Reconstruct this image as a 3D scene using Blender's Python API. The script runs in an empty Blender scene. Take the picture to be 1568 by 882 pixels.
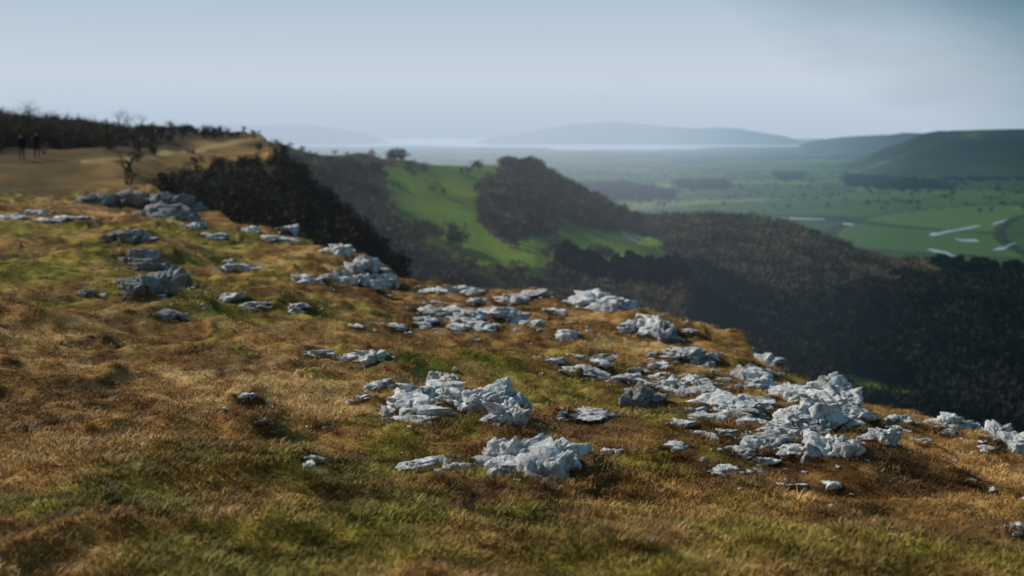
import bpy, bmesh, math, random
import numpy as np
from mathutils import Vector
random.seed(7); RNG=np.random.default_rng(11)
scene=bpy.context.scene
# ------------------------------------------------------------------ noise
def _h(ix,iy,iz,s):
    n=(ix*374761393+iy*668265263+iz*2147483647+s*974634777)&0xFFFFFFFF
    n=((n^(n>>13))*1274126177)&0xFFFFFFFF
    n=((n^(n>>16))*2246822519)&0xFFFFFFFF
    return ((n^(n>>15))&0xFFFFFF)/float(0xFFFFFF)*2-1
def n2(x,y,s=0):
    x=np.asarray(x,float);y=np.asarray(y,float)
    fx=np.floor(x);fy=np.floor(y);ix=fx.astype(np.int64);iy=fy.astype(np.int64)
    a=x-fx;b=y-fy;u=a*a*a*(a*(a*6-15)+10);v=b*b*b*(b*(b*6-15)+10)
    z=np.zeros_like(ix)
    return (_h(ix,iy,z,s)*(1-u)+_h(ix+1,iy,z,s)*u)*(1-v)+(_h(ix,iy+1,z,s)*(1-u)+_h(ix+1,iy+1,z,s)*u)*v
def n3(p,s=0):
    f=np.floor(p);i=f.astype(np.int64);t=p-f;t=t*t*t*(t*(t*6-15)+10)
    r=0
    for dx in(0,1):
        for dy in(0,1):
            for dz in(0,1):
                w=(t[:,0] if dx else 1-t[:,0])*(t[:,1] if dy else 1-t[:,1])*(t[:,2] if dz else 1-t[:,2])
                r=r+w*_h(i[:,0]+dx,i[:,1]+dy,i[:,2]+dz,s)
    return r
def fbm(x,y,o=4,s=0):
    r=0;a=1.
    for k in range(o):
        c,sn=math.cos(k*1.1),math.sin(k*1.1)
        r=r+a*n2((x*c-y*sn)*2**k+k*17.3,(x*sn+y*c)*2**k-k*9.1,s+k);a*=.5
    return r
# ------------------------------------------------------------------ survey frame (eye station at the origin)
F=1742.; CZ=1.65; P=math.radians(7.62); cp,sp=math.cos(P),math.sin(P)
def ray(u,v):
    dv=(441-v)/F; Y=cp+dv*sp; Z=-sp+dv*cp
    return (u-784)/F/Y, Z/Y
def pt(u,v,d):
    a,b=ray(u,v); return a*d,d,CZ+b*d
def toUV(x,y,z):
    Y=np.maximum(y,1e-3); a=x/Y; b=(z-CZ)/Y
    dv=(b*cp+sp)/(cp-b*sp); return 784+a*F*(cp+dv*sp), 441-dv*F
LOW=-400
def curve(pts):
    L=[]
    for q in pts:
        u,v,d=q[:3]; x,y,z=pt(u,v,d)
        if len(q)>3:z=q[3]
        L.append((math.atan2(x,y),math.log(math.hypot(x,y)),z))
    L.sort(); return np.array(L)
def layer(th,r,cs,front,back):
    R=[np.exp(np.interp(th,c[:,0],c[:,1])) for c in cs]; Z=[np.interp(th,c[:,0],c[:,2]) for c in cs]
    h=Z[0]-front*(R[0]-r)
    for k in range(len(cs)-1):
        t=np.clip((r-R[k])/(R[k+1]-R[k]),0,1)
        h=np.where(r>=R[k],Z[k]+(Z[k+1]-Z[k])*t,h)
    return np.where(r>R[-1],Z[-1]-back*(r-R[-1]),h)
E=[(-400,290,60),(0,300,60),(230,305,58),(290,322,50),(380,347,40),(480,374,32),(560,405,28),(600,439,26),(700,446,24),(830,452,22),(870,464,20),(1000,482,19),(1060,507,18),(1140,522,16),(1200,566,14),(1290,608,13),(1400,628,12),(1500,656,11),(1568,682,10.5),(1800,760,9.5),(2100,860,8.5)]
L1=[curve([(u,882,.5,0.0) for u in(-500,784,2100)]),
    curve([(-500,882,4.1),(784,882,4.05),(1568,882,4.25),(2100,882,4.5)]),
    curve([(-500,700,5.8),(0,700,5.9),(784,700,6.5),(1300,700,7.2),(1568,720,7.6),(2100,880,6)]),
    curve([(-500,560,8.3),(0,560,8.5),(400,560,10),(784,560,11),(1100,560,12.5),(1200,580,12.4),(1300,620,11.2),(1568,692,9.2),(2100,870,7.5)]),
    curve(E)]
L2=[curve([(-500,315,48),(0,312,48),(200,315,50),(300,380,60),(400,450,62),(560,520,66),(640,640,70),(720,900,75,LOW)]),
    curve([(-500,250,85),(0,255,80),(200,250,85),(270,254,92),(330,250,100),(400,244,118),(430,232,125),(470,292,118),(520,352,110),(600,432,98),(640,500,95),(720,900,92,LOW)]),
    curve([(-500,190,150),(0,199,150),(150,203,150),(300,206,150),(400,211,142),(430,224,133),(470,284,124),(520,345,116),(600,427,104),(640,490,100),(720,900,95,LOW)])]
L3=[curve([(300,400,250,LOW),(350,420,250),(600,445,300),(840,475,350),(1050,490,380),(1120,500,380,LOW)]),
    curve([(300,215,450,LOW),(350,212,450),(430,212,500),(540,231,600),(640,244,700),(760,252,850),(820,256,900),(850,278,880),(900,306,860),(980,342,830),(1050,380,800),(1120,500,800,LOW)])]
L4=[curve([(800,480,450,LOW),(870,482,450),(1000,530,420),(1200,600,400),(1568,720,380),(2100,900,340)]),
    curve([(800,480,700,LOW),(870,412,700),(930,362,850),(980,341,900),(1100,341,900),(1200,354,850),(1300,388,800),(1370,420,750),(1568,430,700),(2100,440,650)])]
L7=[curve([(1220,278,4000,LOW),(1290,278,4000),(1568,282,3900),(2100,290,3700)]),
    curve([(1220,278,5600,LOW),(1290,252,5600),(1340,231,5500),(1400,207,5300),(1440,195,5200),(1500,193,5100),(1568,192,5000),(2100,180,5000)])]
L8=[curve([(1150,232,10000,LOW),(1230,232,10000),(2100,232,10000)]),
    curve([(1150,232,12000,LOW),(1230,217,12000),(1290,210,12000),(1370,205,12000),(2100,200,12000)])]
L9=[curve([(660,222,20000,LOW),(760,222,20000),(1220,222,20000),(1290,222,20000,LOW)]),
    curve([(660,222,26000,LOW),(760,208,26000),(820,198,26000),(880,187,26000),(940,183,26000),(1000,188,26000),(1060,194,26000),(1130,196,26000),(1200,208,26000),(1290,222,26000,LOW)])]
L10=[curve([(-500,222,19000),(500,222,19000),(640,222,19000,LOW)]),
     curve([(-500,190,24000),(380,191,24000),(470,191,24000),(560,204,24000),(640,222,24000,LOW)])]
HUM=[] # turf hummocks (x,y,rx,ry,h)
def H(x,y,full=False):
    th=np.arctan2(x,y); r=np.maximum(np.hypot(x,y),.02)
    near=fbm(x*.55,y*.55,5,3)
    hs=[]
    step=np.abs(n2(x*.9+n2(x*2,y*2,9)*.3,y*1.5,21))
    a=.05*np.clip(r/4,0,1)*(1+np.clip(r/25,0,1)*1.6)
    tus=np.clip(n2(x*3.1+5,y*2.6,37)-.15,0,1)
    m=near*a*1.3+ .07*np.clip(1-step*3.5,0,1)*np.clip(r/5,0,1)+.022*fbm(x*3.2,y*3.2,4,31)+.06*tus*np.clip(n2(x*.4,y*.4,38)+.5,0,1)
    for hx,hy,rx,ry,hh in HUM:
        d2=((x-hx)/rx)**2+((y-hy)/ry)**2
        m=m+hh*np.exp(-d2**1.5)
    hs.append(layer(th,r,L1,0,1.1)+m+np.where(r>25,fbm(x*.15,y*.15,3,5)*.25,0))
    hs.append(layer(th,r,L2,.8,.6)+fbm(x*.06,y*.06,5,41)*.9)
    hs.append(layer(th,r,L3,.6,.5)+fbm(x*.006,y*.006,5,51)*5)
    hs.append(layer(th,r,L4,.05,.35)+fbm(x*.006,y*.006,5,61)*6)
    val=-150+np.clip((r-6000)/6000,0,1)*np.maximum(fbm(x*.0006,y*.0006,4,71),0)*22
    coast=13500+fbm(th*14,th*0,3,77)*2500
    val=np.where(r>coast,-162,val)
    hs.append(val)
    hs.append(layer(th,r,L7,.1,.3)+fbm(x*.001,y*.001,5,81)*16)
    hs.append(layer(th,r,L8,.1,.3)+fbm(x*.0005,y*.0005,4,91)*14)
    hs.append(layer(th,r,L9,.1,.3)+fbm(x*.0003,y*.0003,4,101)*22)
    hs.append(layer(th,r,L10,.1,.3)+fbm(x*.0003,y*.0003,4,111)*22)
    hs=np.array(hs)
    if full: return hs.max(0),hs.argmax(0)
    return hs.max(0)
TS=np.geomspace(2.5,1200,1800)
def site(u,v):
    a,b=ray(u,v); z=CZ+b*TS; h=H(a*TS,TS)
    k=np.argmax(z<=h) if (z<=h).any() else len(TS)-1
    return a*TS[k],TS[k],h[k]
for u,v,w,hh in [(350,548,90,.10),(375,640,90,.13),(395,668,90,.13),(740,655,160,.10),(460,470,120,.18),(260,470,160,.2),(700,600,260,.06),(1230,640,240,.10),(1010,500,120,.12),(915,460,140,.08),(1300,720,160,.12),(600,565,110,.12),(690,560,120,.10),(230,400,220,.35),(240,300,220,.4),(540,410,160,.2),(1100,520,120,.12),(880,520,90,.1),(870,730,110,.07)]:
    x,y,z=site(u,v); W=w/F*y; HUM.append((x,y,W*.5,W*.6,hh))
rocks=[(808,700,150,74,6),(770,690,60,46,5),(850,712,70,40,5),(648,712,80,22),(692,716,50,22),(662,600,110,42,6),(748,608,110,50,6),(680,574,50,30),(655,634,100,28),(772,628,72,40),(598,630,34,20),(580,590,45,18),(556,612,20,12),
(575,548,55,24),(530,547,70,14),(490,546,44,10),(985,607,62,44,5),(1040,592,84,32),(1118,616,115,30,6),(1158,582,74,32),(1245,600,110,50,6),(1252,636,100,46,6),(1200,652,115,38,6),(1272,684,84,38),(1180,677,84,28),(1345,668,54,32),(1308,630,50,26),
(1145,570,60,20),(915,458,98,34,5),(997,462,38,30),(1006,500,76,42),(960,503,40,20),(870,512,44,18),(900,571,78,22),(850,556,34,10),(962,580,54,16),(1050,546,64,18),(1085,552,34,18),(1158,527,44,28),(1180,550,44,26),(1206,564,30,14),(1010,560,40,12),
(700,442,60,15),(760,477,84,25),(735,502,62,16),(782,456,54,19),(815,492,38,16),(690,476,64,12),(655,474,50,14),(818,450,44,14),(660,490,34,11),(603,497,38,9),(545,500,26,7),
(482,364,32,24),(515,380,44,19),(560,400,44,24),(525,422,44,24),(585,427,44,20),(556,428,54,24),(470,426,44,16),(537,410,44,18),
(150,304,60,20),(210,306,66,32),(265,312,84,42),(280,332,70,22),(240,322,70,22),(200,362,74,26),(215,396,74,30),(222,436,80,36),(268,425,70,36),(240,410,70,24),(255,484,54,14),(368,412,54,16),(348,403,22,12),(450,472,54,14),(395,467,64,14),(356,457,44,19),(135,451,26,14),(95,336,90,14),(20,331,50,11),(60,325,40,11),(425,366,50,12),(440,352,34,15),(330,360,40,12),(385,352,30,12),(300,345,40,11),
(1400,617,64,24),(1450,641,64,24),(1512,657,74,30),(1548,680,54,26),(1380,640,50,15),(1480,655,40,18),(1590,690,60,28),
(1275,747,26,20),(1035,682,38,11),(930,692,26,9),(1110,720,54,9),(915,638,64,10),(862,634,18,9),(1485,742,22,9),(1222,746,32,14),(400,650,18,13),(407,624,14,11),(378,608,30,8),(483,705,34,11),(498,658,20,8),(1140,692,44,14),(1170,706,44,11),(1558,822,22,8),(1215,690,50,18),(1080,640,60,11),(1045,650,40,11),(1190,600,40,16),(1090,600,40,14),(1020,575,40,12),(930,470,60,13)]
for (u0,v0,u1,v1,n) in [(640,445,860,502,16),(860,545,1110,592,14),(1060,560,1300,690,18),(930,480,1060,520,6),(480,370,600,430,7),(1360,615,1560,680,8),(590,575,800,640,6)]:
    for j in range(n):
        w=random.uniform(22,46); rocks.append((random.uniform(u0,u1),random.uniform(v0,v1)+ (0 if u0!=1360 else 12),w,w*random.uniform(.2,.36)))
RS=[]
for q in rocks:
    u,v,w,h=q[:4]; x,y,z=site(u,v+h*.35)
    if y>80: RS.append(None); continue
    W=w/F*y*1.1; dd=W*random.uniform(.65,.95); yy=y+dd*.25
    RS.append((x/y*yy,yy,z,W,h/F*y,dd))
# turf colour: rust, gold, straw and moss patches, a function of the place on the hill
SPOT=[site(u,v)[:2]+(rx,ry) for (u,v,rx,ry) in [(640,800,.9,.35),(950,800,.8,.35),(520,690,.5,.6),(120,400,3.5,4),(330,420,2.5,4),(760,655,.35,.4),(900,600,1.0,1.0),(720,555,.9,1.2),(640,560,.8,.8)]]
def lerp3(f,st):
    xs=[a for a,_ in st]; return np.stack([np.interp(f,xs,[c[i] for _,c in st]) for i in range(3)],-1)
def turfcol(x,y):
    a=fbm(x*.9,y*.9,5,201); b=fbm(x*6,y*6,4,211); c=n2(x*.28,y*.28,221)+.5*fbm(x*1.7,y*1.7,4,223)
    f=a*.55+b*.45
    col=lerp3(f,[(-.75,(.09,.042,.014)),(-.3,(.23,.110,.030)),(.12,(.39,.210,.058)),(.6,(.56,.36,.14))])
    d=np.clip((fbm(x*2.3,y*2.3,3,231)-.2)/.6,0,.75)[...,None]; col=col*(1-d)+d*np.array((.12,.058,.02))
    g=np.clip((c-.2)/.55,0,.65); sp_=np.zeros_like(g)
    for hx,hy,rx,ry in SPOT: sp_=np.maximum(sp_,np.clip(1.15-np.hypot((x-hx)/rx,(y-hy)/ry),0,1))
    sp_=np.clip(sp_*1.5,0,1)*np.clip((fbm(x*3.1,y*3.1,4,241)+.35)/.7,0,1)
    g=np.maximum(g,sp_*.9)[...,None]; t_=np.clip(.5+b*.6,0,1)[...,None]
    col=col*(1-g)+g*(np.array((.12,.11,.010))*(1-t_)+t_*np.array((.31,.27,.030)))
    # turf colour darkens to brown in a ring around each stone
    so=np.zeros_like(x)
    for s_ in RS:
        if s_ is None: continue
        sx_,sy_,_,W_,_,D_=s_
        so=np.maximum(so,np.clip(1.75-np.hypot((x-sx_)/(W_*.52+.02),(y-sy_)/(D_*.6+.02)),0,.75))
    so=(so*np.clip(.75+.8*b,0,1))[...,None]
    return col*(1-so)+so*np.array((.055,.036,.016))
# ------------------------------------------------------------------ material helpers
def mat(name):
    m=bpy.data.materials.new(name); m.use_nodes=True; m.node_tree.nodes.clear(); return m,m.node_tree
class NT:
    def __init__(s,t): s.t=t
    def n(s,typ,**k):
        nd=s.t.nodes.new(typ)
        for a,b in k.items(): setattr(nd,a,b)
        return nd
    def set(s,sock,val):
        if hasattr(val,'node') : s.t.links.new(val,sock)
        elif val is not None: sock.default_value=val
    def math(s,op,a,b=None,c=None,clamp=False):
        nd=s.n('ShaderNodeMath',operation=op,use_clamp=clamp); s.set(nd.inputs[0],a)
        if b is not None:s.set(nd.inputs[1],b)
        if c is not None:s.set(nd.inputs[2],c)
        return nd.outputs[0]
    def pos(s): return s.n('ShaderNodeNewGeometry').outputs['Position']
    def noise(s,scale,vec=None,detail=4,rough=.55,dist=0):
        nd=s.n('ShaderNodeTexNoise'); s.set(nd.inputs['Vector'],vec or s.pos())
        nd.inputs['Scale'].default_value=scale;nd.inputs['Detail'].default_value=detail;nd.inputs['Roughness'].default_value=rough;nd.inputs['Distortion'].default_value=dist
        return nd.outputs[0]
    def ramp(s,f,stops):
        nd=s.n('ShaderNodeValToRGB'); s.set(nd.inputs[0],f); e=nd.color_ramp.elements
        while len(e)<len(stops): e.new(.5)
        for q,(p,c) in zip(e,stops):
            q.position=p; q.color=(c,c,c,1) if isinstance(c,(int,float)) else (*c,1)
        return nd.outputs[0]
    def mix(s,f,a,b,bt='MIX'):
        nd=s.n('ShaderNodeMix',data_type='RGBA',blend_type=bt); s.set(nd.inputs[0],f)
        for i,c in((6,a),(7,b)): s.set(nd.inputs[i],(*c,1) if isinstance(c,tuple) and len(c)==3 else c)
        return nd.outputs[2]
    def vmap(s,scale,vec=None):
        nd=s.n('ShaderNodeMapping'); s.set(nd.inputs[0],vec or s.pos()); nd.inputs['Scale'].default_value=scale; return nd.outputs[0]
    def bsdf(s,col,rough=.9,normal=None,spec=.2):
        b=s.n('ShaderNodeBsdfPrincipled'); s.set(b.inputs['Base Color'],(*col,1) if isinstance(col,tuple) else col)
        s.set(b.inputs['Roughness'],rough); b.inputs['Specular IOR Level'].default_value=spec
        if normal is not None: s.set(b.inputs['Normal'],normal)
        return b.outputs[0]
    def bump(s,h,strength,dist):
        b=s.n('ShaderNodeBump'); s.set(b.inputs['Height'],h); b.inputs['Strength'].default_value=strength; b.inputs['Distance'].default_value=dist; return b.outputs[0]
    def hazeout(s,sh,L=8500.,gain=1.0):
        # painted aerial haze: glow mixed into the surface by distance from the hilltop; it is
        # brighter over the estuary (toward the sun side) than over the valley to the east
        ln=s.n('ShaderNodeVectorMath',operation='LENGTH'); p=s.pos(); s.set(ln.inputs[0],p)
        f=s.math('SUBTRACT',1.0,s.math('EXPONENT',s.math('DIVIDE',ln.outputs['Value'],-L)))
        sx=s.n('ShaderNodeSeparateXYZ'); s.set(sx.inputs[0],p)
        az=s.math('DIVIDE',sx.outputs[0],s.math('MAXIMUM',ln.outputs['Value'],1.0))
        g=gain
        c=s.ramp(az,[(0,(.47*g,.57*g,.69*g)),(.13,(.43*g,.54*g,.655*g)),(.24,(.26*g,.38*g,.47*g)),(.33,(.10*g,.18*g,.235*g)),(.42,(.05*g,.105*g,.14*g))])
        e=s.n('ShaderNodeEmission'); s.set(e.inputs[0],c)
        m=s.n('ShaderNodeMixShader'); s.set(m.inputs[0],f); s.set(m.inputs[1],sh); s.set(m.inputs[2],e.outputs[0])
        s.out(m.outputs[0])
    def out(s,sh):
        o=s.n('ShaderNodeOutputMaterial'); s.set(o.inputs[0],sh)
# ------------------------------------------------------------------ terrain mesh
cols=np.concatenate([np.arange(-180,-33,3.0),np.arange(-33,33,.075),np.arange(33,180.1,3.0)]); th=np.radians(cols)
rings=np.concatenate([[.02],np.geomspace(.4,3,16)[:-1],np.geomspace(3,45,470)[:-1],np.geomspace(45,2200,400)[:-1],np.geomspace(2200,60000,150)])
TH,RR=np.meshgrid(th,rings); X=RR*np.sin(TH); Y=RR*np.cos(TH)
sh=X.shape; X=X.ravel();Y=Y.ravel()
Z,ID=H(X,Y,True)
def inpoly(u,v,poly):
    c=np.zeros(u.shape,bool); n=len(poly)
    for i in range(n):
        x1,y1=poly[i];x2,y2=poly[(i+1)%n]
        if y1==y2: continue
        c^=((y1>v)!=(y2>v))&(u<(x2-x1)*(v-y1)/(y2-y1)+x1)
    return c
FACE=[(235,300),(255,276),(285,262),(330,258),(400,252),(434,226),(700,470),(560,460),(470,372),(380,349),(300,330),(240,322)]
FIELD1=[(585,262),(640,240),(700,236),(765,240),(770,268),(735,290),(730,330),(745,355),(780,378),(810,390),(930,398),(1000,398),(1060,410),(1095,425),(1060,432),(930,412),(860,408),(840,430),(740,425),(690,405),(655,385),(650,365),(610,340),(580,300)]
FIELD2=[(845,330),(905,350),(985,355),(1025,385),(1030,400),(930,403),(800,394),(795,365),(860,362)]
SLOPEF=[(1270,565),(1330,578),(1420,606),(1400,640),(1280,640)]
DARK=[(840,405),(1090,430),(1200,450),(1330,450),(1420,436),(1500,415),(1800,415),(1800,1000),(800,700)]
VW=[[(890,284),(960,283),(1035,297),(1032,307),(920,306)],[(1030,280),(1110,279),(1122,290),(1040,290)],[(1290,271),(1400,274),(1462,288),(1380,292),(1300,284)],[(1180,262),(1230,265),(1228,275),(1190,275)],[(1430,268),(1600,262),(1600,275),(1440,276)]]
# cover classes: 0 turf,1 scrub,2 bare wood,3 field,4 valley,5 valley wood,6 far,7 heath, 8 conifer, 9 shaded dense wood
CON=[[(850,402),(1000,405),(1085,425),(1110,445),(1000,450),(860,440)],[(1370,400),(1700,400),(1700,440),(1480,440)]]
def cover(x,y,z,idd):
    u,v=toUV(x,y,z); u=u+n2(x*.05,y*.05,5)*6+n2(x*.25,y*.25,7)*4; v=v+n2(x*.05,y*.05,6)*4+n2(x*.25,y*.25,8)*3
    c=np.zeros(x.shape,int)
    r=np.hypot(x,y)
    Er=np.exp(np.interp(np.arctan2(x,y),L1[4][:,0],L1[4][:,1]))
    c[(idd==0)&(r>Er+.6)]=1
    c[idd==1]=7
    c[(idd==1)&(inpoly(u,v,FACE)|(v>275)&(u>305))]=1
    c[idd==2]=2; c[(idd==2)&(u<600)&(v<262)]=7
    c[(idd==2)&(inpoly(u,v,FIELD1)|inpoly(u,v,FIELD2))]=3
    c[idd==3]=2
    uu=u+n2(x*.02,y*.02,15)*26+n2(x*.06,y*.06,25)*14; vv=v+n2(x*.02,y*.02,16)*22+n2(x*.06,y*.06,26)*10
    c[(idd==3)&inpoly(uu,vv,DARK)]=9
    c[(idd==3)&(inpoly(u,v,FIELD2)|inpoly(u,v,SLOPEF))]=3
    for p in CON: c[((idd==3)|(idd==2))&(c!=3)&inpoly(u,v,p)]=8
    c[idd==4]=4
    for p in VW: c[(idd==4)&inpoly(u,v,p)]=5
    c[idd>=5]=6
    return c,u,v
C,U,V=cover(X,Y,Z,ID)
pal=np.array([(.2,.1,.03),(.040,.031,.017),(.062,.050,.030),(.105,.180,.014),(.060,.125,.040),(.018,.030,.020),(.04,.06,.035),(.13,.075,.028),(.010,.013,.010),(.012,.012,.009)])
col=pal[C]
nearm=(C==0)&(np.hypot(X,Y)<90)&(Y>0)
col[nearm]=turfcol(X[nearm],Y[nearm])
heath=C==7
mixh=np.clip(fbm(X*.05,Y*.05,4,17)*1.2+.5,0,1)[:,None]
col=np.where(heath[:,None],col*(1-mixh)+np.array((.06,.045,.018))*mixh,col)
gw=np.clip((V-np.interp(U,[100,230,300,430],[238,228,212,206]))/14,0,1)*np.clip((U-0)/230,.25,1)*np.clip(.85+.9*fbm(X*.08,Y*.12,4,18),0,1)*((ID==1)&heath)
col=col*(1-gw[:,None])+gw[:,None]*np.array((.32,.185,.052))*(.75+.4*fbm(X*.15,Y*.15,4,19))[:,None]
pv=np.interp(U,[120,200,270,340,400],[250,243,234,224,211]); pw=((ID==1)&heath)*np.clip(1.4-np.abs(V-pv)/2.6,0,.8)*((U>120)&(U<410))
col=col*(1-pw[:,None])+pw[:,None]*np.array((.40,.29,.15))
fl=C==3; col=np.where(fl[:,None],col*(1+.35*fbm(X*.012,Y*.012,5,23))[:,None]+np.clip(fbm(X*.01,Y*.01,3,29),0,1)[:,None]*np.array((.06,.02,.003)),col)
pale=inpoly(U,V,[(940,352),(1000,368),(1015,380),(985,372),(960,362)])&(ID==2); col=np.where(pale[:,None],np.array((.35,.33,.24)),col)
vl=C==4
ca,sa=math.cos(.5),math.sin(.5); px=(X*ca-Y*sa)/260+n2(X*.001,Y*.001,3)*.8; py=(X*sa+Y*ca)/420+n2(X*.0012,Y*.0012,4)*.8
cell=_h(np.floor(px).astype(np.int64),np.floor(py).astype(np.int64),np.zeros(X.shape,np.int64),5)
far=np.clip((np.hypot(X,Y)-3500)/5000,0,1)
vc=np.array((.060,.115,.026))*(1+.4*cell[:,None])+np.clip(cell-.4,0,1)[:,None]*np.array((.14,.10,.03))
hed=(np.minimum(px%1,(-px)%1)*260<10)|(np.minimum(py%1,(-py)%1)*420<12)
vc=np.where(hed[:,None],vc*.4,vc)
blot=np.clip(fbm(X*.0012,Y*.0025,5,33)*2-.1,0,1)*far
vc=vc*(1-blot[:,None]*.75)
col=np.where(vl[:,None],vc,col)
rw=fbm(X*.004,Y*.004,5,43)
rh=ID==5; col=np.where(rh[:,None],np.array((.022,.030,.016))*(1+.9*rw)[:,None]+np.clip(rw*3-1.2,0,1)[:,None]*np.array((.05,.055,.02))+np.clip((V[:,None]-240)/30,0,1)*np.array((.02,.035,.01)),col)
col=np.clip(col,.004,.8)
nr,nc=sh
idx=np.arange(nr*nc).reshape(nr,nc)
q=np.stack([idx[:-1,:-1],idx[1:,:-1],idx[1:,1:],idx[:-1,1:]],-1).reshape(-1,4)[:,::-1]
def mkmesh(name,verts,faces,smooth=True):
    me=bpy.data.meshes.new(name); me.vertices.add(len(verts)); me.vertices.foreach_set('co',np.asarray(verts,np.float32).ravel())
    k=faces.shape[1]; me.loops.add(faces.size); me.loops.foreach_set('vertex_index',faces.astype(np.int32).ravel())
    me.polygons.add(len(faces)); me.polygons.foreach_set('loop_start',np.arange(0,faces.size,k,dtype=np.int32)); me.polygons.foreach_set('loop_total',np.full(len(faces),k,np.int32))
    me.update(calc_edges=True); me.validate()
    if smooth: me.polygons.foreach_set('use_smooth',np.ones(len(me.polygons),bool))
    return me
def addobj(name,me,m=None,loc=None):
    o=bpy.data.objects.new(name,me); scene.collection.objects.link(o)
    if m and not me.materials: me.materials.append(m)
    if loc is not None:o.location=loc
    return o
me=mkmesh('hillside_terrain',np.stack([X,Y,Z],1),q)
at=me.color_attributes.new('cover','FLOAT_COLOR','POINT'); at.data.foreach_set('color',np.concatenate([col,np.ones((len(col),1))],1).astype(np.float32).ravel())
m,t=mat('hill_ground'); s=NT(t)
ac=s.n('ShaderNodeAttribute',attribute_name='cover').outputs['Color']
v2=s.ramp(s.noise(.4,None,6,.7),[(.3,.65),(.7,1.3)])
cc=s.mix(1.0,ac,v2,'MULTIPLY')
fine=s.noise(45,None,4,.7)
fin=s.mix(1.0,cc,s.ramp(fine,[(.3,.45),(.65,1.2)]),'MULTIPLY')
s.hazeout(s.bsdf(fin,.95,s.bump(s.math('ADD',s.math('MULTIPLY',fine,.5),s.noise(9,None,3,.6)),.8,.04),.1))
addobj('hillside_terrain',me,m)
# ------------------------------------------------------------------ scatter
def attr(me,n,a): x=me.attributes.new(n,'FLOAT','POINT'); x.data.foreach_set('value',np.asarray(a,np.float32))
def scatter(name,pts,scl,coll,tilt=.12,tint=None):
    pts=np.asarray(pts); me=bpy.data.meshes.new(name); me.vertices.add(len(pts)); me.vertices.foreach_set('co',pts.astype(np.float32).ravel())
    attr(me,'scl',scl); attr(me,'rz',RNG.uniform(0,6.28,len(pts))); attr(me,'tx',RNG.normal(0,tilt,len(pts)))
    if tint is not None:
        a=me.attributes.new('tint','FLOAT_COLOR','POINT'); a.data.foreach_set('color',np.concatenate([tint,np.ones((len(tint),1))],1).astype(np.float32).ravel())
    o=addobj(name,me); g=bpy.data.node_groups.new(name+'_gn','GeometryNodeTree')
    g.interface.new_socket('Geometry',in_out='INPUT',socket_type='NodeSocketGeometry'); g.interface.new_socket('Geometry',in_out='OUTPUT',socket_type='NodeSocketGeometry')
    N=g.nodes; i=N.new('NodeGroupInput'); o2=N.new('NodeGroupOutput'); ins=N.new('GeometryNodeInstanceOnPoints'); ci=N.new('GeometryNodeCollectionInfo')
    ci.inputs['Collection'].default_value=coll; ci.inputs['Separate Children'].default_value=True; ci.inputs['Reset Children'].default_value=True
    def na(n):
        a=N.new('GeometryNodeInputNamedAttribute'); a.data_type='FLOAT'; a.inputs['Name'].default_value=n; return a.outputs[0]
    cx=N.new('ShaderNodeCombineXYZ'); l=g.links.new
    l(na('tx'),cx.inputs[0]); l(na('rz'),cx.inputs[2])
    l(i.outputs[0],ins.inputs['Points']); l(ci.outputs[0],ins.inputs['Instance']); ins.inputs['Pick Instance'].default_value=True
    l(cx.outputs[0],ins.inputs['Rotation']); l(na('scl'),ins.inputs['Scale']); l(ins.outputs[0],o2.inputs[0])
    md=o.modifiers.new('scatter','NODES'); md.node_group=g; print(name,len(pts)); return o
def coll(name,meshes,m):
    c=bpy.data.collections.new(name)
    for k,me in enumerate(meshes):
        if not me.materials: me.materials.append(m)
        c.objects.link(bpy.data.objects.new(f'{name}_{k}',me))
    return c
# grass: sward patches, 1 unit = patch radius
def tuft(k,n=60,hm=1.,pw=.5):
    r=np.random.default_rng(k); vs=[];fs=[]
    for b in range(n):
        a=r.uniform(0,6.28); d=r.uniform(0,1)**pw; x,y=d*math.cos(a),d*math.sin(a); hgt=r.uniform(.14,.42)*(1.25-.5*d)*hm; w=r.uniform(.014,.028)
        la=a+r.normal(0,1.2/hm); ln=r.uniform(.3,1.3)*hgt; dx,dy=math.cos(la),math.sin(la); o=len(vs)
        sx,sy=-dy*w,dx*w
        for t,(ww) in ((0,1),(.5,.8),(1,.25)):
            cx=x+dx*ln*t*t;cy=y+dy*ln*t*t;z=hgt*(t-.25*t*t)-.04
            vs+= [(cx-sx*ww,cy-sy*ww,z),(cx+sx*ww,cy+sy*ww,z)]
        fs+=[(o,o+1,o+3,o+2),(o+2,o+3,o+5,o+4)]
    return mkmesh(f'tuft{k}',np.array(vs),np.array(fs))
m,t=mat('dry_grass'); s=NT(t); c=s.n('ShaderNodeAttribute',attribute_type='INSTANCER',attribute_name='tint').outputs['Color']
isl=s.n('ShaderNodeNewGeometry').outputs['Random Per Island']
c=s.mix(1.0,c,s.ramp(isl,[(0,(.5,.46,.40)),(.55,(1.0,.97,.92)),(.85,(1.4,1.38,1.3)),(1,(2.0,2.15,2.5))]),'MULTIPLY')
s.out(s.bsdf(c,.6,None,.15))
GC=coll('grass_tuft_source',[tuft(k) for k in range(6)],m)
GT=coll('tussock_source',[tuft(k,90,2.0,1.3) for k in range(8,12)],m)
N=36000
r=np.exp(RNG.uniform(math.log(2.6),math.log(60),N)); tt=RNG.uniform(-.56,.56,N)
x=r*np.sin(tt);y=r*np.cos(tt); z,i=H(x,y,True); c_,_,_=cover(x,y,z,i); ok=(c_==0)
dens=fbm(x*1.5,y*1.5,3,88)
x,y,z,r,dens=x[ok],y[ok],z[ok],r[ok],dens[ok]
tn=np.clip(turfcol(x,y)*RNG.uniform(.8,1.25,len(x))[:,None],0,.8)
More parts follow.
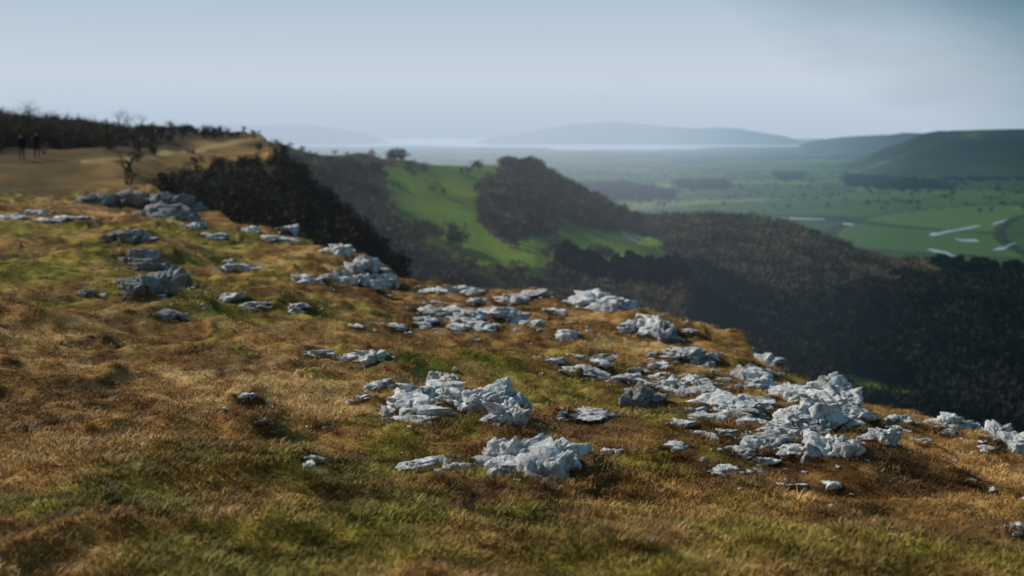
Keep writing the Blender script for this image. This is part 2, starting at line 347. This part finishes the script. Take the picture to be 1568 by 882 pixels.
scatter('hill_grass',np.stack([x,y,z],1),(.055+.03*RNG.random(len(x))+.03*np.clip(dens,0,1))*(1+.035*np.clip(r-6,0,40)),GC,.15,tn)
tu=n2(x*3.1+5,y*2.6,37); k=(tu>.3)&(RNG.random(len(x))<.12)|(RNG.random(len(x))<.012)
scatter('grass_tussocks',np.stack([x,y,z],1)[k],RNG.uniform(.045,.09,k.sum())*(1+.02*np.clip(r[k]-6,0,30)),GT,.15,tn[k])
# ------------------------------------------------------------------ rocks
def ico(n):
    b=bmesh.new(); bmesh.ops.create_icosphere(b,subdivisions=n,radius=1); b.verts.ensure_lookup_table()
    v=np.array([q.co[:] for q in b.verts]); f=np.array([[w.index for w in p.verts] for p in b.faces]); b.free(); return v,f
ICO={n:ico(n) for n in(3,4,5,6)}
def f1(p,rg,n):
    c=rg.normal(0,1,(n,3)); c/=np.linalg.norm(c,axis=1)[:,None]; c*=rg.uniform(.5,1.0,(n,1))
    best=np.full(len(p),9.)
    for q in c: best=np.minimum(best,((p-q)**2).sum(1))
    return np.sqrt(best)
def block(n,rg,size,det=1.):
    v,f=ICO[n]; p=v.copy(); off=rg.uniform(0,90,3); s0=int(rg.integers(1e5))
    p*=1+.38*n3(p*1.3+off,s0)[:,None]
    for k in range(12):
        nn=rg.normal(0,1,3); nn[2]*=.8; nn/=np.linalg.norm(nn); d=rg.uniform(.5,.8)
        e=np.maximum(p@nn-d,0); p-=(e*.96)[:,None]*nn
    e=np.maximum(p[:,2]-.5,0); p[:,2]-=e*.8      # bedding plane: flattish tops
    dirn=p/np.linalg.norm(p,axis=1)[:,None]
    wp=p+.16*np.stack([n3(p*2.6+off,s0+11),n3(p*2.6+off+7,s0+12),n3(p*2.6+off+13,s0+13)],1)
    a0=rg.uniform(0,3.14); q0=wp@np.array([[math.cos(a0),-math.sin(a0),0],[math.sin(a0),math.cos(a0),0],[0,0,1]])
    st=q0*np.array([.62,1.25,1.0])
    A=f1(st,rg,30); B=f1(st,rg,130 if n>4 else 60)
    qq=q0*np.array([.6,1.4,.9])+off
    rid=1-np.abs(n3(qq*1.6,s0+1)); rid2=1-np.abs(n3(qq*3.3+9,s0+2))
    disp=.62*(A-A.mean())+.62*(B-B.mean())-.24*np.clip((rid-.82)/.18,0,1)**1.2-.10*np.clip((rid2-.82)/.18,0,1)+.04*n3(q0*6,s0+4)+.02*n3(q0*14,s0+7)
    if n==6: Cc=f1(st,rg,420); disp=disp+.5*(Cc-Cc.mean())
    p=p+dirn*disp[:,None]*det
    a=rg.uniform(0,6.28); R=np.array([[math.cos(a),-math.sin(a),0],[math.sin(a),math.cos(a),0],[0,0,1]])
    tl=rg.normal(0,.15); T=np.array([[1,0,0],[0,math.cos(tl),-math.sin(tl)],[0,math.sin(tl),math.cos(tl)]])
    p=p@R.T@T.T
    lo,hi=p.min(0),p.max(0); p=(p-(lo+hi)/2)/((hi-lo)/2); return p*np.array(size),f
def outcrop(rg,w,h,d,n,nb):
    V=[];Fc=[];o=0
    for k in range(nb):
        if k==0: v,f=block(n,rg,(w*(.42 if nb>1 else .5),d*.45,h*.95)); c=np.array([rg.uniform(-.07,.07)*w,0,-h*.12])
        else:
            sc=rg.uniform(.4,.8); v,f=block(max(n-1,4),rg,(w*.5*sc,d*.5*sc,h*rg.uniform(.4,.75))); aa=rg.uniform(0,6.28)
            c=np.array([math.cos(aa)*w*.32,math.sin(aa)*d*.45,-h*.12])
        V.append(v+c);Fc.append(f+o);o+=len(v)
    V=np.concatenate(V); V[:,0]-=(V[:,0].max()+V[:,0].min())/2
    return V,np.concatenate(Fc)
def rockmat(name,k,lich):
    m,t=mat(name); s=NT(t); tc=s.pos()
    a=s.noise(6,tc,6,.6); b=s.noise(34,tc,4,.7)
    g=lambda v:(v*k*1.01,v*k,v*k*.98)
    base=s.ramp(a,[(.32,g(.32)),(.45,g(.56)),(.57,g(.76))])
    base=s.mix(s.ramp(b,[(.54,0),(.66,.65)]),base,g(.14))
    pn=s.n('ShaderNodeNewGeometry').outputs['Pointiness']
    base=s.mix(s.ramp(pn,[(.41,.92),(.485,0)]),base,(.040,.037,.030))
    base=s.mix(s.ramp(s.noise(3,tc,5,.65),[(.55-lich,0),(.63-lich,.65)]),base,(.13,.125,.11))
    base=s.mix(s.ramp(s.noise(5,tc,3,.6),[(.60,0),(.68,.6)]),base,(.14,.115,.035))
    s.out(s.bsdf(base,.9,s.bump(s.math('ADD',s.math('MULTIPLY',b,.6),a),.9,.05),.2)); return m
ROCK=rockmat('weathered_limestone',1.0,0.0); ROCKD=rockmat('shade_painted_limestone',.5,.08)  # second is a darker copy: shade painted into the stone, plus wider lichen blotches
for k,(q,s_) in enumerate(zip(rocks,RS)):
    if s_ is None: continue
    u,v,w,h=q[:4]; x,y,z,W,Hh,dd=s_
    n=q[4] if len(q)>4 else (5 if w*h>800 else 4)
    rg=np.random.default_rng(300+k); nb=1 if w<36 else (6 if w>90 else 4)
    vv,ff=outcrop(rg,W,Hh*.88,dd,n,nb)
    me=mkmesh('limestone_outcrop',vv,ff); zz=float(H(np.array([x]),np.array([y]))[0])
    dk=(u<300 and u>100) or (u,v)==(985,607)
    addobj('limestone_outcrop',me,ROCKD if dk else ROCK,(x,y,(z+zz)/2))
ms=[]
for k in range(7):
    vv,ff=block(4,np.random.default_rng(900+k),(1,.8,.5)); ms.append(mkmesh(f'stone{k}',vv,ff))
RC=coll('limestone_rubble_source',ms,ROCK)
P_=[];S_=[]
sitepts=[(s_[0],s_[1],s_[3]) for s_ in RS if s_ is not None]
for (x,y,W) in sitepts:
    for j in range(int(4+W*5)):
        a=random.uniform(0,6.28); d=W*(.4+abs(random.gauss(0,.5))); P_.append((x+math.cos(a)*d,y+math.sin(a)*d*1.2)); S_.append(random.uniform(.012,.05)*random.uniform(.6,1.6)*min(1,.5+y/25))
for j in range(90):
    r_=math.exp(random.uniform(math.log(4),math.log(30)));a=random.uniform(-.05,.5); P_.append((r_*math.sin(a),r_*math.cos(a)));S_.append(random.uniform(.008,.03))
P_=np.array(P_); z,i=H(P_[:,0],P_[:,1],True); c_,_,_=cover(P_[:,0],P_[:,1],z,i); ok=c_==0
scatter('limestone_rubble',np.stack([P_[ok,0],P_[ok,1],z[ok]],1),np.array(S_)[ok],RC,.3)
# grass growing up against the stones
gx=[]
for (x,y,W) in sitepts:
    for j in range(int(6+W*11)):
        a=random.uniform(0,6.28); gx.append((x+math.cos(a)*W*random.uniform(.42,.62),y+math.sin(a)*W*random.uniform(.34,.5)))
gx=np.array(gx); z,i=H(gx[:,0],gx[:,1],True); c_,_,_=cover(gx[:,0],gx[:,1],z,i); ok=c_==0; gx=gx[ok]; rr=np.hypot(gx[:,0],gx[:,1])
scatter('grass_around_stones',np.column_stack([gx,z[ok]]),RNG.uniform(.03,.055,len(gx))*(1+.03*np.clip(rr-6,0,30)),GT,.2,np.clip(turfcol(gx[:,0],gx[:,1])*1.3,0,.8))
# ------------------------------------------------------------------ trees
def bark(name,c1,c2):
    m,t=mat(name); s=NT(t); oi=s.n('ShaderNodeObjectInfo').outputs['Random']
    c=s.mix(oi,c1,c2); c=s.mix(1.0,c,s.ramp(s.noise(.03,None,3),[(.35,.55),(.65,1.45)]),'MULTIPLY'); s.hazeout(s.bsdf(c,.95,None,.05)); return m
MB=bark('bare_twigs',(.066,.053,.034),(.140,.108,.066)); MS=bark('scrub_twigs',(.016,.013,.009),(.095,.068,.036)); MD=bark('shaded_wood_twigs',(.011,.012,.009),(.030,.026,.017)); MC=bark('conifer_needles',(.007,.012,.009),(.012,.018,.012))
def limbtree(k,spread=1.,depth=5,kids=3):
    r=np.random.default_rng(k); vs=[];fs=[]
    def seg(a,b,ra,rb):
        d=b-a; d/=np.linalg.norm(d)+1e-9; e=np.cross(d,[.3,.9,.2]);e/=np.linalg.norm(e); g=np.cross(d,e); o=len(vs)
        for c,rr in((a,ra),(b,rb)):
            for j in range(3):
                an=j*2.094; vs.append(c+(e*math.cos(an)+g*math.sin(an))*rr)
        for j in range(3): fs.append((o+j,o+(j+1)%3,o+3+(j+1)%3,o+3+j))
    def grow(p,d,L,rad,lv):
        q=p.copy()
        for st in range(2):
            d=d+r.normal(0,.18,3); d/=np.linalg.norm(d); e=q+d*L*.5; seg(q,e,rad,rad*.8); rad*=.8; q=e
        if lv==0: return
        for j in range(kids if lv<depth else kids+1):
            nd=d+r.normal(0,.62,3)*np.array([spread,spread,.6]); nd[2]+=.12; nd/=np.linalg.norm(nd)
            grow(q,nd,L*r.uniform(.62,.82),rad*.66,lv-1)
    for s_ in range(1 if spread<1.2 else 3):
        grow(np.array([r.normal(0,.03),r.normal(0,.03),-.05]),np.array([r.normal(0,.2*spread),r.normal(0,.2*spread),1.]),.27 if spread<1.2 else .2,.03,depth)
    v=np.array(vs); v[:,:]*=1/ v[:,2].max(); return mkmesh(f'limb{k}',v,np.array(fs))
def crown(k,n=420,w=.42,base=.22,sz=.055,con=False):
    r=np.random.default_rng(k); vs=[];fs=[]
    for j in range(5):
        a=j*1.2566; vs+=[(.03*math.cos(a),.03*math.sin(a),-.05),(.012*math.cos(a),.012*math.sin(a),.75)]
    for j in range(5): a=2*j;b=2*((j+1)%5); fs.append((a,b,b+1,a+1))
    cl=[(r.normal(0,w*.45),r.normal(0,w*.45),r.uniform(base+.12,.85),r.uniform(.12,.24)) for _ in range(11)]
    for j in range(n):
        if con:
            z=r.uniform(.05,1)**1.1; rad=(1-z)*w*(.75+.35*math.sin(z*45))+.01; a=r.uniform(0,6.28); c=np.array([math.cos(a)*rad*r.uniform(.6,1),math.sin(a)*rad*r.uniform(.6,1),z])
            d=np.array([math.cos(a),math.sin(a),-.45+r.normal(0,.2)])
        else:
            q=cl[r.integers(11)]; g=r.normal(0,1,3); g/=np.linalg.norm(g); c=np.array(q[:3])+g*q[3]*r.uniform(.5,1.1); d=g+np.array([0,0,.7])+r.normal(0,.3,3)
        d/=np.linalg.norm(d); e=np.cross(d,r.normal(0,1,3)); e/=np.linalg.norm(e)+1e-9; L=sz*r.uniform(.7,1.7); o=len(vs); wd=L*(.32 if not con else .5)
        vs+=[tuple(c-e*wd*.6),tuple(c+e*wd*.6),tuple(c+d*L+e*wd),tuple(c+d*L*1.4-e*wd)]; fs.append((o,o+1,o+2,o+3))
    return mkmesh(f'crown{k}',np.array(vs),np.array(fs),False)
TB=coll('bare_tree_source',[crown(k,170,sz=.085) for k in range(20,26)],MB)
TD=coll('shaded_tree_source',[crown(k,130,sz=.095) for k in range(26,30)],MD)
TS_=coll('scrub_source',[crown(k,260,.6,.0,.07) for k in range(30,35)],MS)
TC=coll('conifer_source',[crown(k,180,.24,.1,.12,True) for k in range(40,44)],MC)
LT=[limbtree(k,1.0,5,3) for k in range(50,53)]; LS=[limbtree(k,1.5,3,3) for k in range(54,57)]
TL=coll('bare_thicket_source',LS,MS)
def area(n,r0,r1,t0,t1):
    r=np.sqrt(RNG.uniform(r0*r0,r1*r1,n)); t=RNG.uniform(t0,t1,n); x=r*np.sin(t);y=r*np.cos(t); z,i=H(x,y,True); c,u,v=cover(x,y,z,i); return x,y,z,i,c,u,v
x,y,z,i,c,u,v=area(26000,200,1150,-.3,.6)
k=(c==2)&~((i==2)&(u<640)&(RNG.random(len(x))<.4)); scatter('bare_woodland',np.stack([x,y,z],1)[k],RNG.uniform(6,11,k.sum())*np.where(i[k]==2,.62,1),TB)
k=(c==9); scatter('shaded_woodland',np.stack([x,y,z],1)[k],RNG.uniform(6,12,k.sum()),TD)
k=(c==8); scatter('conifer_plantation',np.stack([x,y,z],1)[k],RNG.uniform(7,11,k.sum()),TC,.03)
k=(c==7)&(i==2)&(RNG.random(len(x))<.35); scatter('heath_scrub',np.stack([x,y,z],1)[k],RNG.uniform(1.5,3.5,k.sum()),TS_)
fx=[];
for (uu,vv,n,sp_) in [(655,365,12,14),(700,378,8,10),(640,262,4,6),(720,262,6,8),(690,300,2,10),(800,350,6,12),(850,395,6,8),(925,398,8,12),(1010,392,4,8)]:
    for j in range(n):
        X0=site(uu+random.gauss(0,sp_),vv+random.gauss(0,4)); 
        if X0[1]<1100: fx.append(X0)
scatter('field_trees',np.array(fx),RNG.uniform(4,7.5,len(fx)),TB)
x,y,z,i,c,u,v=area(12000,12,190,-.55,.62)
k=(c==1)&(i==1); scatter('cliff_scrub',np.stack([x,y,z],1)[k],RNG.uniform(.5,1.5,k.sum())*np.interp(v[k],[240,300,380],[.7,1.2,1.7]),TS_)
k2=(c==1)&(i==0)&(RNG.random(len(x))<.3)&(np.hypot(x,y)>28); scatter('gully_scrub',np.stack([x,y,z-1.2],1)[k2],RNG.uniform(1.0,2.0,k2.sum()),TS_)
x,y,z,i,c,u,v=area(6500,60,190,-.62,-.15)
rr=RNG.random(len(x)); pch=fbm(x*.05,y*.05,3,66)
k=(i==1)&(c==7)&(((v<216)&(u<400)&(rr<np.interp(u,[0,200,300,400],[.8,.6,.4,.15])))|((v<np.interp(u,[0,150,300,400],[240,230,213,206]))&(pch>-.25)&(rr<.4))|((v<262)&(u<90)&(pch>0)&(rr<.2))|(rr<.015))
hh=RNG.uniform(.5,1.6,k.sum())*np.interp(u[k],[0,60,200,430],[2.1,1.5,1.0,.5])
scatter('moorland_thicket',np.stack([x,y,z],1)[k],hh,TL); 
k1=k&(RNG.random(len(x))<.6); scatter('hilltop_scrub',np.stack([x,y,z],1)[k1],RNG.uniform(.6,1.4,k1.sum())*np.interp(u[k1],[0,60,200,430],[1.9,1.4,1.0,.6]),TS_)
for j,(uu,vv,hp) in enumerate([(20,226,74),(66,222,58),(2,230,78),(84,220,52),(100,212,44),(182,204,40),(205,205,32),(262,206,24),(215,204,34),(130,208,34),(-30,235,84),(42,224,70),(242,206,20),(350,208,14),(412,238,28),(420,236,24)]):
    x0,y0,z0=site(uu,vv)
    if y0>250: y0=145.;x0=ray(uu,vv)[0]*y0;z0=float(H(np.array([x0]),np.array([y0]))[0])
    me=LT[j%3]; 
    if not me.materials: me.materials.append(MS)
    o=addobj('hawthorn_tree',me,None,(x0,y0,z0)); sc=hp/F*y0; o.scale=(sc*1.05,sc*1.05,sc); o.rotation_euler=(0,random.uniform(-.1,.1),random.uniform(0,6))
x,y,z,i,c,u,v=area(40000,2400,4800,-.02,.6)
k=((c==5)&(RNG.random(len(x))<.6))|((c==4)&(RNG.random(len(x))<.012)); scatter('valley_trees',np.stack([x,y,z],1)[k],RNG.uniform(8,13,k.sum()),TD)
# ------------------------------------------------------------------ two walkers on the ridge
def walker(loc,rot,ph,jacket):
    V=[];Ed=[];R=[]
    def add(co,r,par=None):
        V.append(co);R.append(r)
        if par is not None: Ed.append((par,len(V)-1))
        return len(V)-1
    pel=add((0,0,.94),.145); wa=add((0,.01,1.12),.135,pel); ch=add((0,.03,1.32),.165,wa); nk=add((0,.045,1.48),.06,ch); h1=add((0,.06,1.58),.085,nk); h2=add((0,.065,1.69),.088,h1)
    for sd in(-1,1):
        st=sd*ph
        hp=add((sd*.10,0,.86),.105,pel); kn=add((sd*.11,.18*st+.05,.49),.068,hp); an=add((sd*.11,.26*st-.05,.09),.045,kn); add((sd*.12,.26*st+.10,.05),.042,an)
        s_=add((sd*.19,.03,1.41),.07,ch); el=add((sd*.25,-.10*st-.03,1.13),.05,s_); wr=add((sd*.25,-.20*st+.08,.90),.032,el); pm=add((sd*.25,-.22*st+.11,.82),.036,wr)
        for q in range(4):
            k1=add((sd*.25,-.22*st+.085+q*.018,.76),.0095,pm); add((sd*(.245),-.22*st+.09+q*.018,.73+.004*abs(q-1)),.0085,k1)
        k1=add((sd*.235,-.22*st+.145,.80),.011,pm); add((sd*.23,-.22*st+.155,.775),.009,k1)
    me=bpy.data.meshes.new('walker'); me.from_pydata(V,Ed,[]); me.update()
    o=addobj('walker',me,None,loc); o.rotation_euler=(0,0,rot)
    sk=o.modifiers.new('skin','SKIN'); 
    for k_,r_ in enumerate(R): me.skin_vertices[0].data[k_].radius=(r_,r_*.85)
    me.skin_vertices[0].data[0].use_root=True
    sb=o.modifiers.new('sub','SUBSURF'); sb.levels=1; sb.render_levels=2
    m,t=mat('walker_clothes'); s=NT(t); tc=s.n('ShaderNodeTexCoord').outputs['Object']; sx=s.n('ShaderNodeSeparateXYZ'); s.set(sx.inputs[0],tc)
    rp=s.n('ShaderNodeValToRGB'); s.set(rp.inputs[0],s.math('DIVIDE',sx.outputs[2],2.0)); rp.color_ramp.interpolation='CONSTANT'; e=rp.color_ramp.elements
    for _ in range(3): e.new(.5)
    for q_,(p_,c_) in zip(e,[(0,(.02,.018,.016)),(.06,(.018,.02,.028)),(.47,jacket),(.755,(.35,.22,.16)),(.83,(.03,.02,.015))]): q_.position=p_; q_.color=(*c_,1)
    s.out(s.bsdf(rp.outputs[0],.85)); me.materials.append(m)
for (uu,vv,rot,ph,jc) in [(34,246,.4,1,(.02,.022,.03)),(57,243,.5,-.8,(.035,.02,.018))]:
    x0,y0,z0=site(uu,vv); walker((x0,y0,z0),rot,ph,jc)
# ------------------------------------------------------------------ water
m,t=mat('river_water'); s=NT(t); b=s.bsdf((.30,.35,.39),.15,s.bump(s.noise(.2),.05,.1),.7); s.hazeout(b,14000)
def water(name,strip,zz):
    vs=[];fs=[]
    for (uu,v1,v2) in strip:
        for v_ in(v2,v1):
            a,b=ray(uu,v_); d=(zz-CZ)/b; vs.append((a*d,d,zz))
    for k in range(len(strip)-1): fs.append((2*k,2*k+2,2*k+3,2*k+1))
    addobj(name,mkmesh(name,np.array(vs),np.array(fs)),m)
for st in [[(1423,359,360),(1428,356,361),(1436,357,360),(1450,353,356),(1462,352,354),(1475,349,352),(1490,346,349),(1502,345,346)],[(1420,381,382),(1432,382,386),(1442,384,387),(1450,386,390),(1460,391,393),(1468,391,395),(1472,394,396)],[(1462,364,365),(1468,366,368),(1478,367,370),(1492,366,370),(1500,369,370)],[(1520,382,383),(1528,379,383),(1538,378,382),(1546,374,376),(1556,371,372)],[(1518,344,345),(1524,340,343),(1534,338,341),(1544,334,335)],[(1195,333,334),(1225,334,335.5),(1262,335,336)],[(1290,342,343),(1298,342,344.5),(1307,343,344)],[(1550,320,320.6),(1590,318,320)]]:
    water('river_channel',st,-149.7)
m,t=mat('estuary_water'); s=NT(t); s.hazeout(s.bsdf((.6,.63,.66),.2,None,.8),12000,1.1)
vs=[];n=40
for k in range(n+1):
    a=-.6+1.1*k/n
    for d in(12500,60000): vs.append((math.sin(a)*d,math.cos(a)*d,-152.))
addobj('estuary_water',mkmesh('estuary_water',np.array(vs),np.array([(2*k,2*k+1,2*k+3,2*k+2) for k in range(n)])),m)
# ------------------------------------------------------------------ light, sky, camera
SB,SE=math.radians(-68),math.radians(36)
sv=Vector((math.sin(SB)*math.cos(SE),math.cos(SB)*math.cos(SE),math.sin(SE)))
sl=bpy.data.lights.new('sun','SUN'); sl.energy=4.0; sl.angle=math.radians(.6); sl.color=(1,.95,.87)
so=bpy.data.objects.new('sun',sl); scene.collection.objects.link(so); so.rotation_euler=sv.to_track_quat('Z','Y').to_euler(); so.location=(-40,20,60)
w=bpy.data.worlds.new('World'); scene.world=w; w.use_nodes=True; t=w.node_tree; t.nodes.clear(); s=NT(t)
sky=s.n('ShaderNodeTexSky',sky_type='NISHITA'); sky.sun_disc=False; sky.sun_elevation=SE; sky.sun_rotation=SB; sky.air_density=1.0; sky.dust_density=1.5
tc=s.n('ShaderNodeTexCoord').outputs['Generated']; sx=s.n('ShaderNodeSeparateXYZ'); s.set(sx.inputs[0],tc)
zz=sx.outputs[2]; xx=sx.outputs[0]
veil=s.ramp(zz,[(0,(4.7,5.7,6.9)),(.05,(5.7,6.5,7.4)),(.12,(4.4,5.5,6.5)),(.3,(1.5,2.2,3.0)),(1,(.5,.85,1.35))])
nz=s.noise(2.2,s.vmap((1,1,3.5),tc),5,.5,.4)
f=s.ramp(s.math('ADD',s.math('MULTIPLY',s.math('SUBTRACT',nz,.5),1.0),s.math('SUBTRACT',1.0,s.math('MULTIPLY',s.math('MAXIMUM',s.math('SUBTRACT',s.math('ADD',xx,s.math('MULTIPLY',zz,1.7)),.32),0),3.4))),[(.1,.05),(.85,1)])
cc=s.mix(f,s.mix(.85,sky.outputs[0],(.7,1.9,2.8)),veil)
bg=s.n('ShaderNodeBackground'); s.set(bg.inputs[0],cc); bg.inputs[1].default_value=.1; o=s.n('ShaderNodeOutputWorld'); s.set(o.inputs[0],bg.outputs[0])
cd=bpy.data.cameras.new('camera'); cd.lens=40; cd.sensor_width=36; cd.clip_start=.1; cd.clip_end=100000
cd.dof.use_dof=True; cd.dof.focus_distance=7.2; cd.dof.aperture_fstop=1.8
co=bpy.data.objects.new('camera',cd); scene.collection.objects.link(co); co.location=(0,0,CZ); co.rotation_euler=(math.pi/2-P,0,0); scene.camera=co
scene.view_settings.view_transform='Standard'; scene.view_settings.look='None'; scene.view_settings.exposure=0
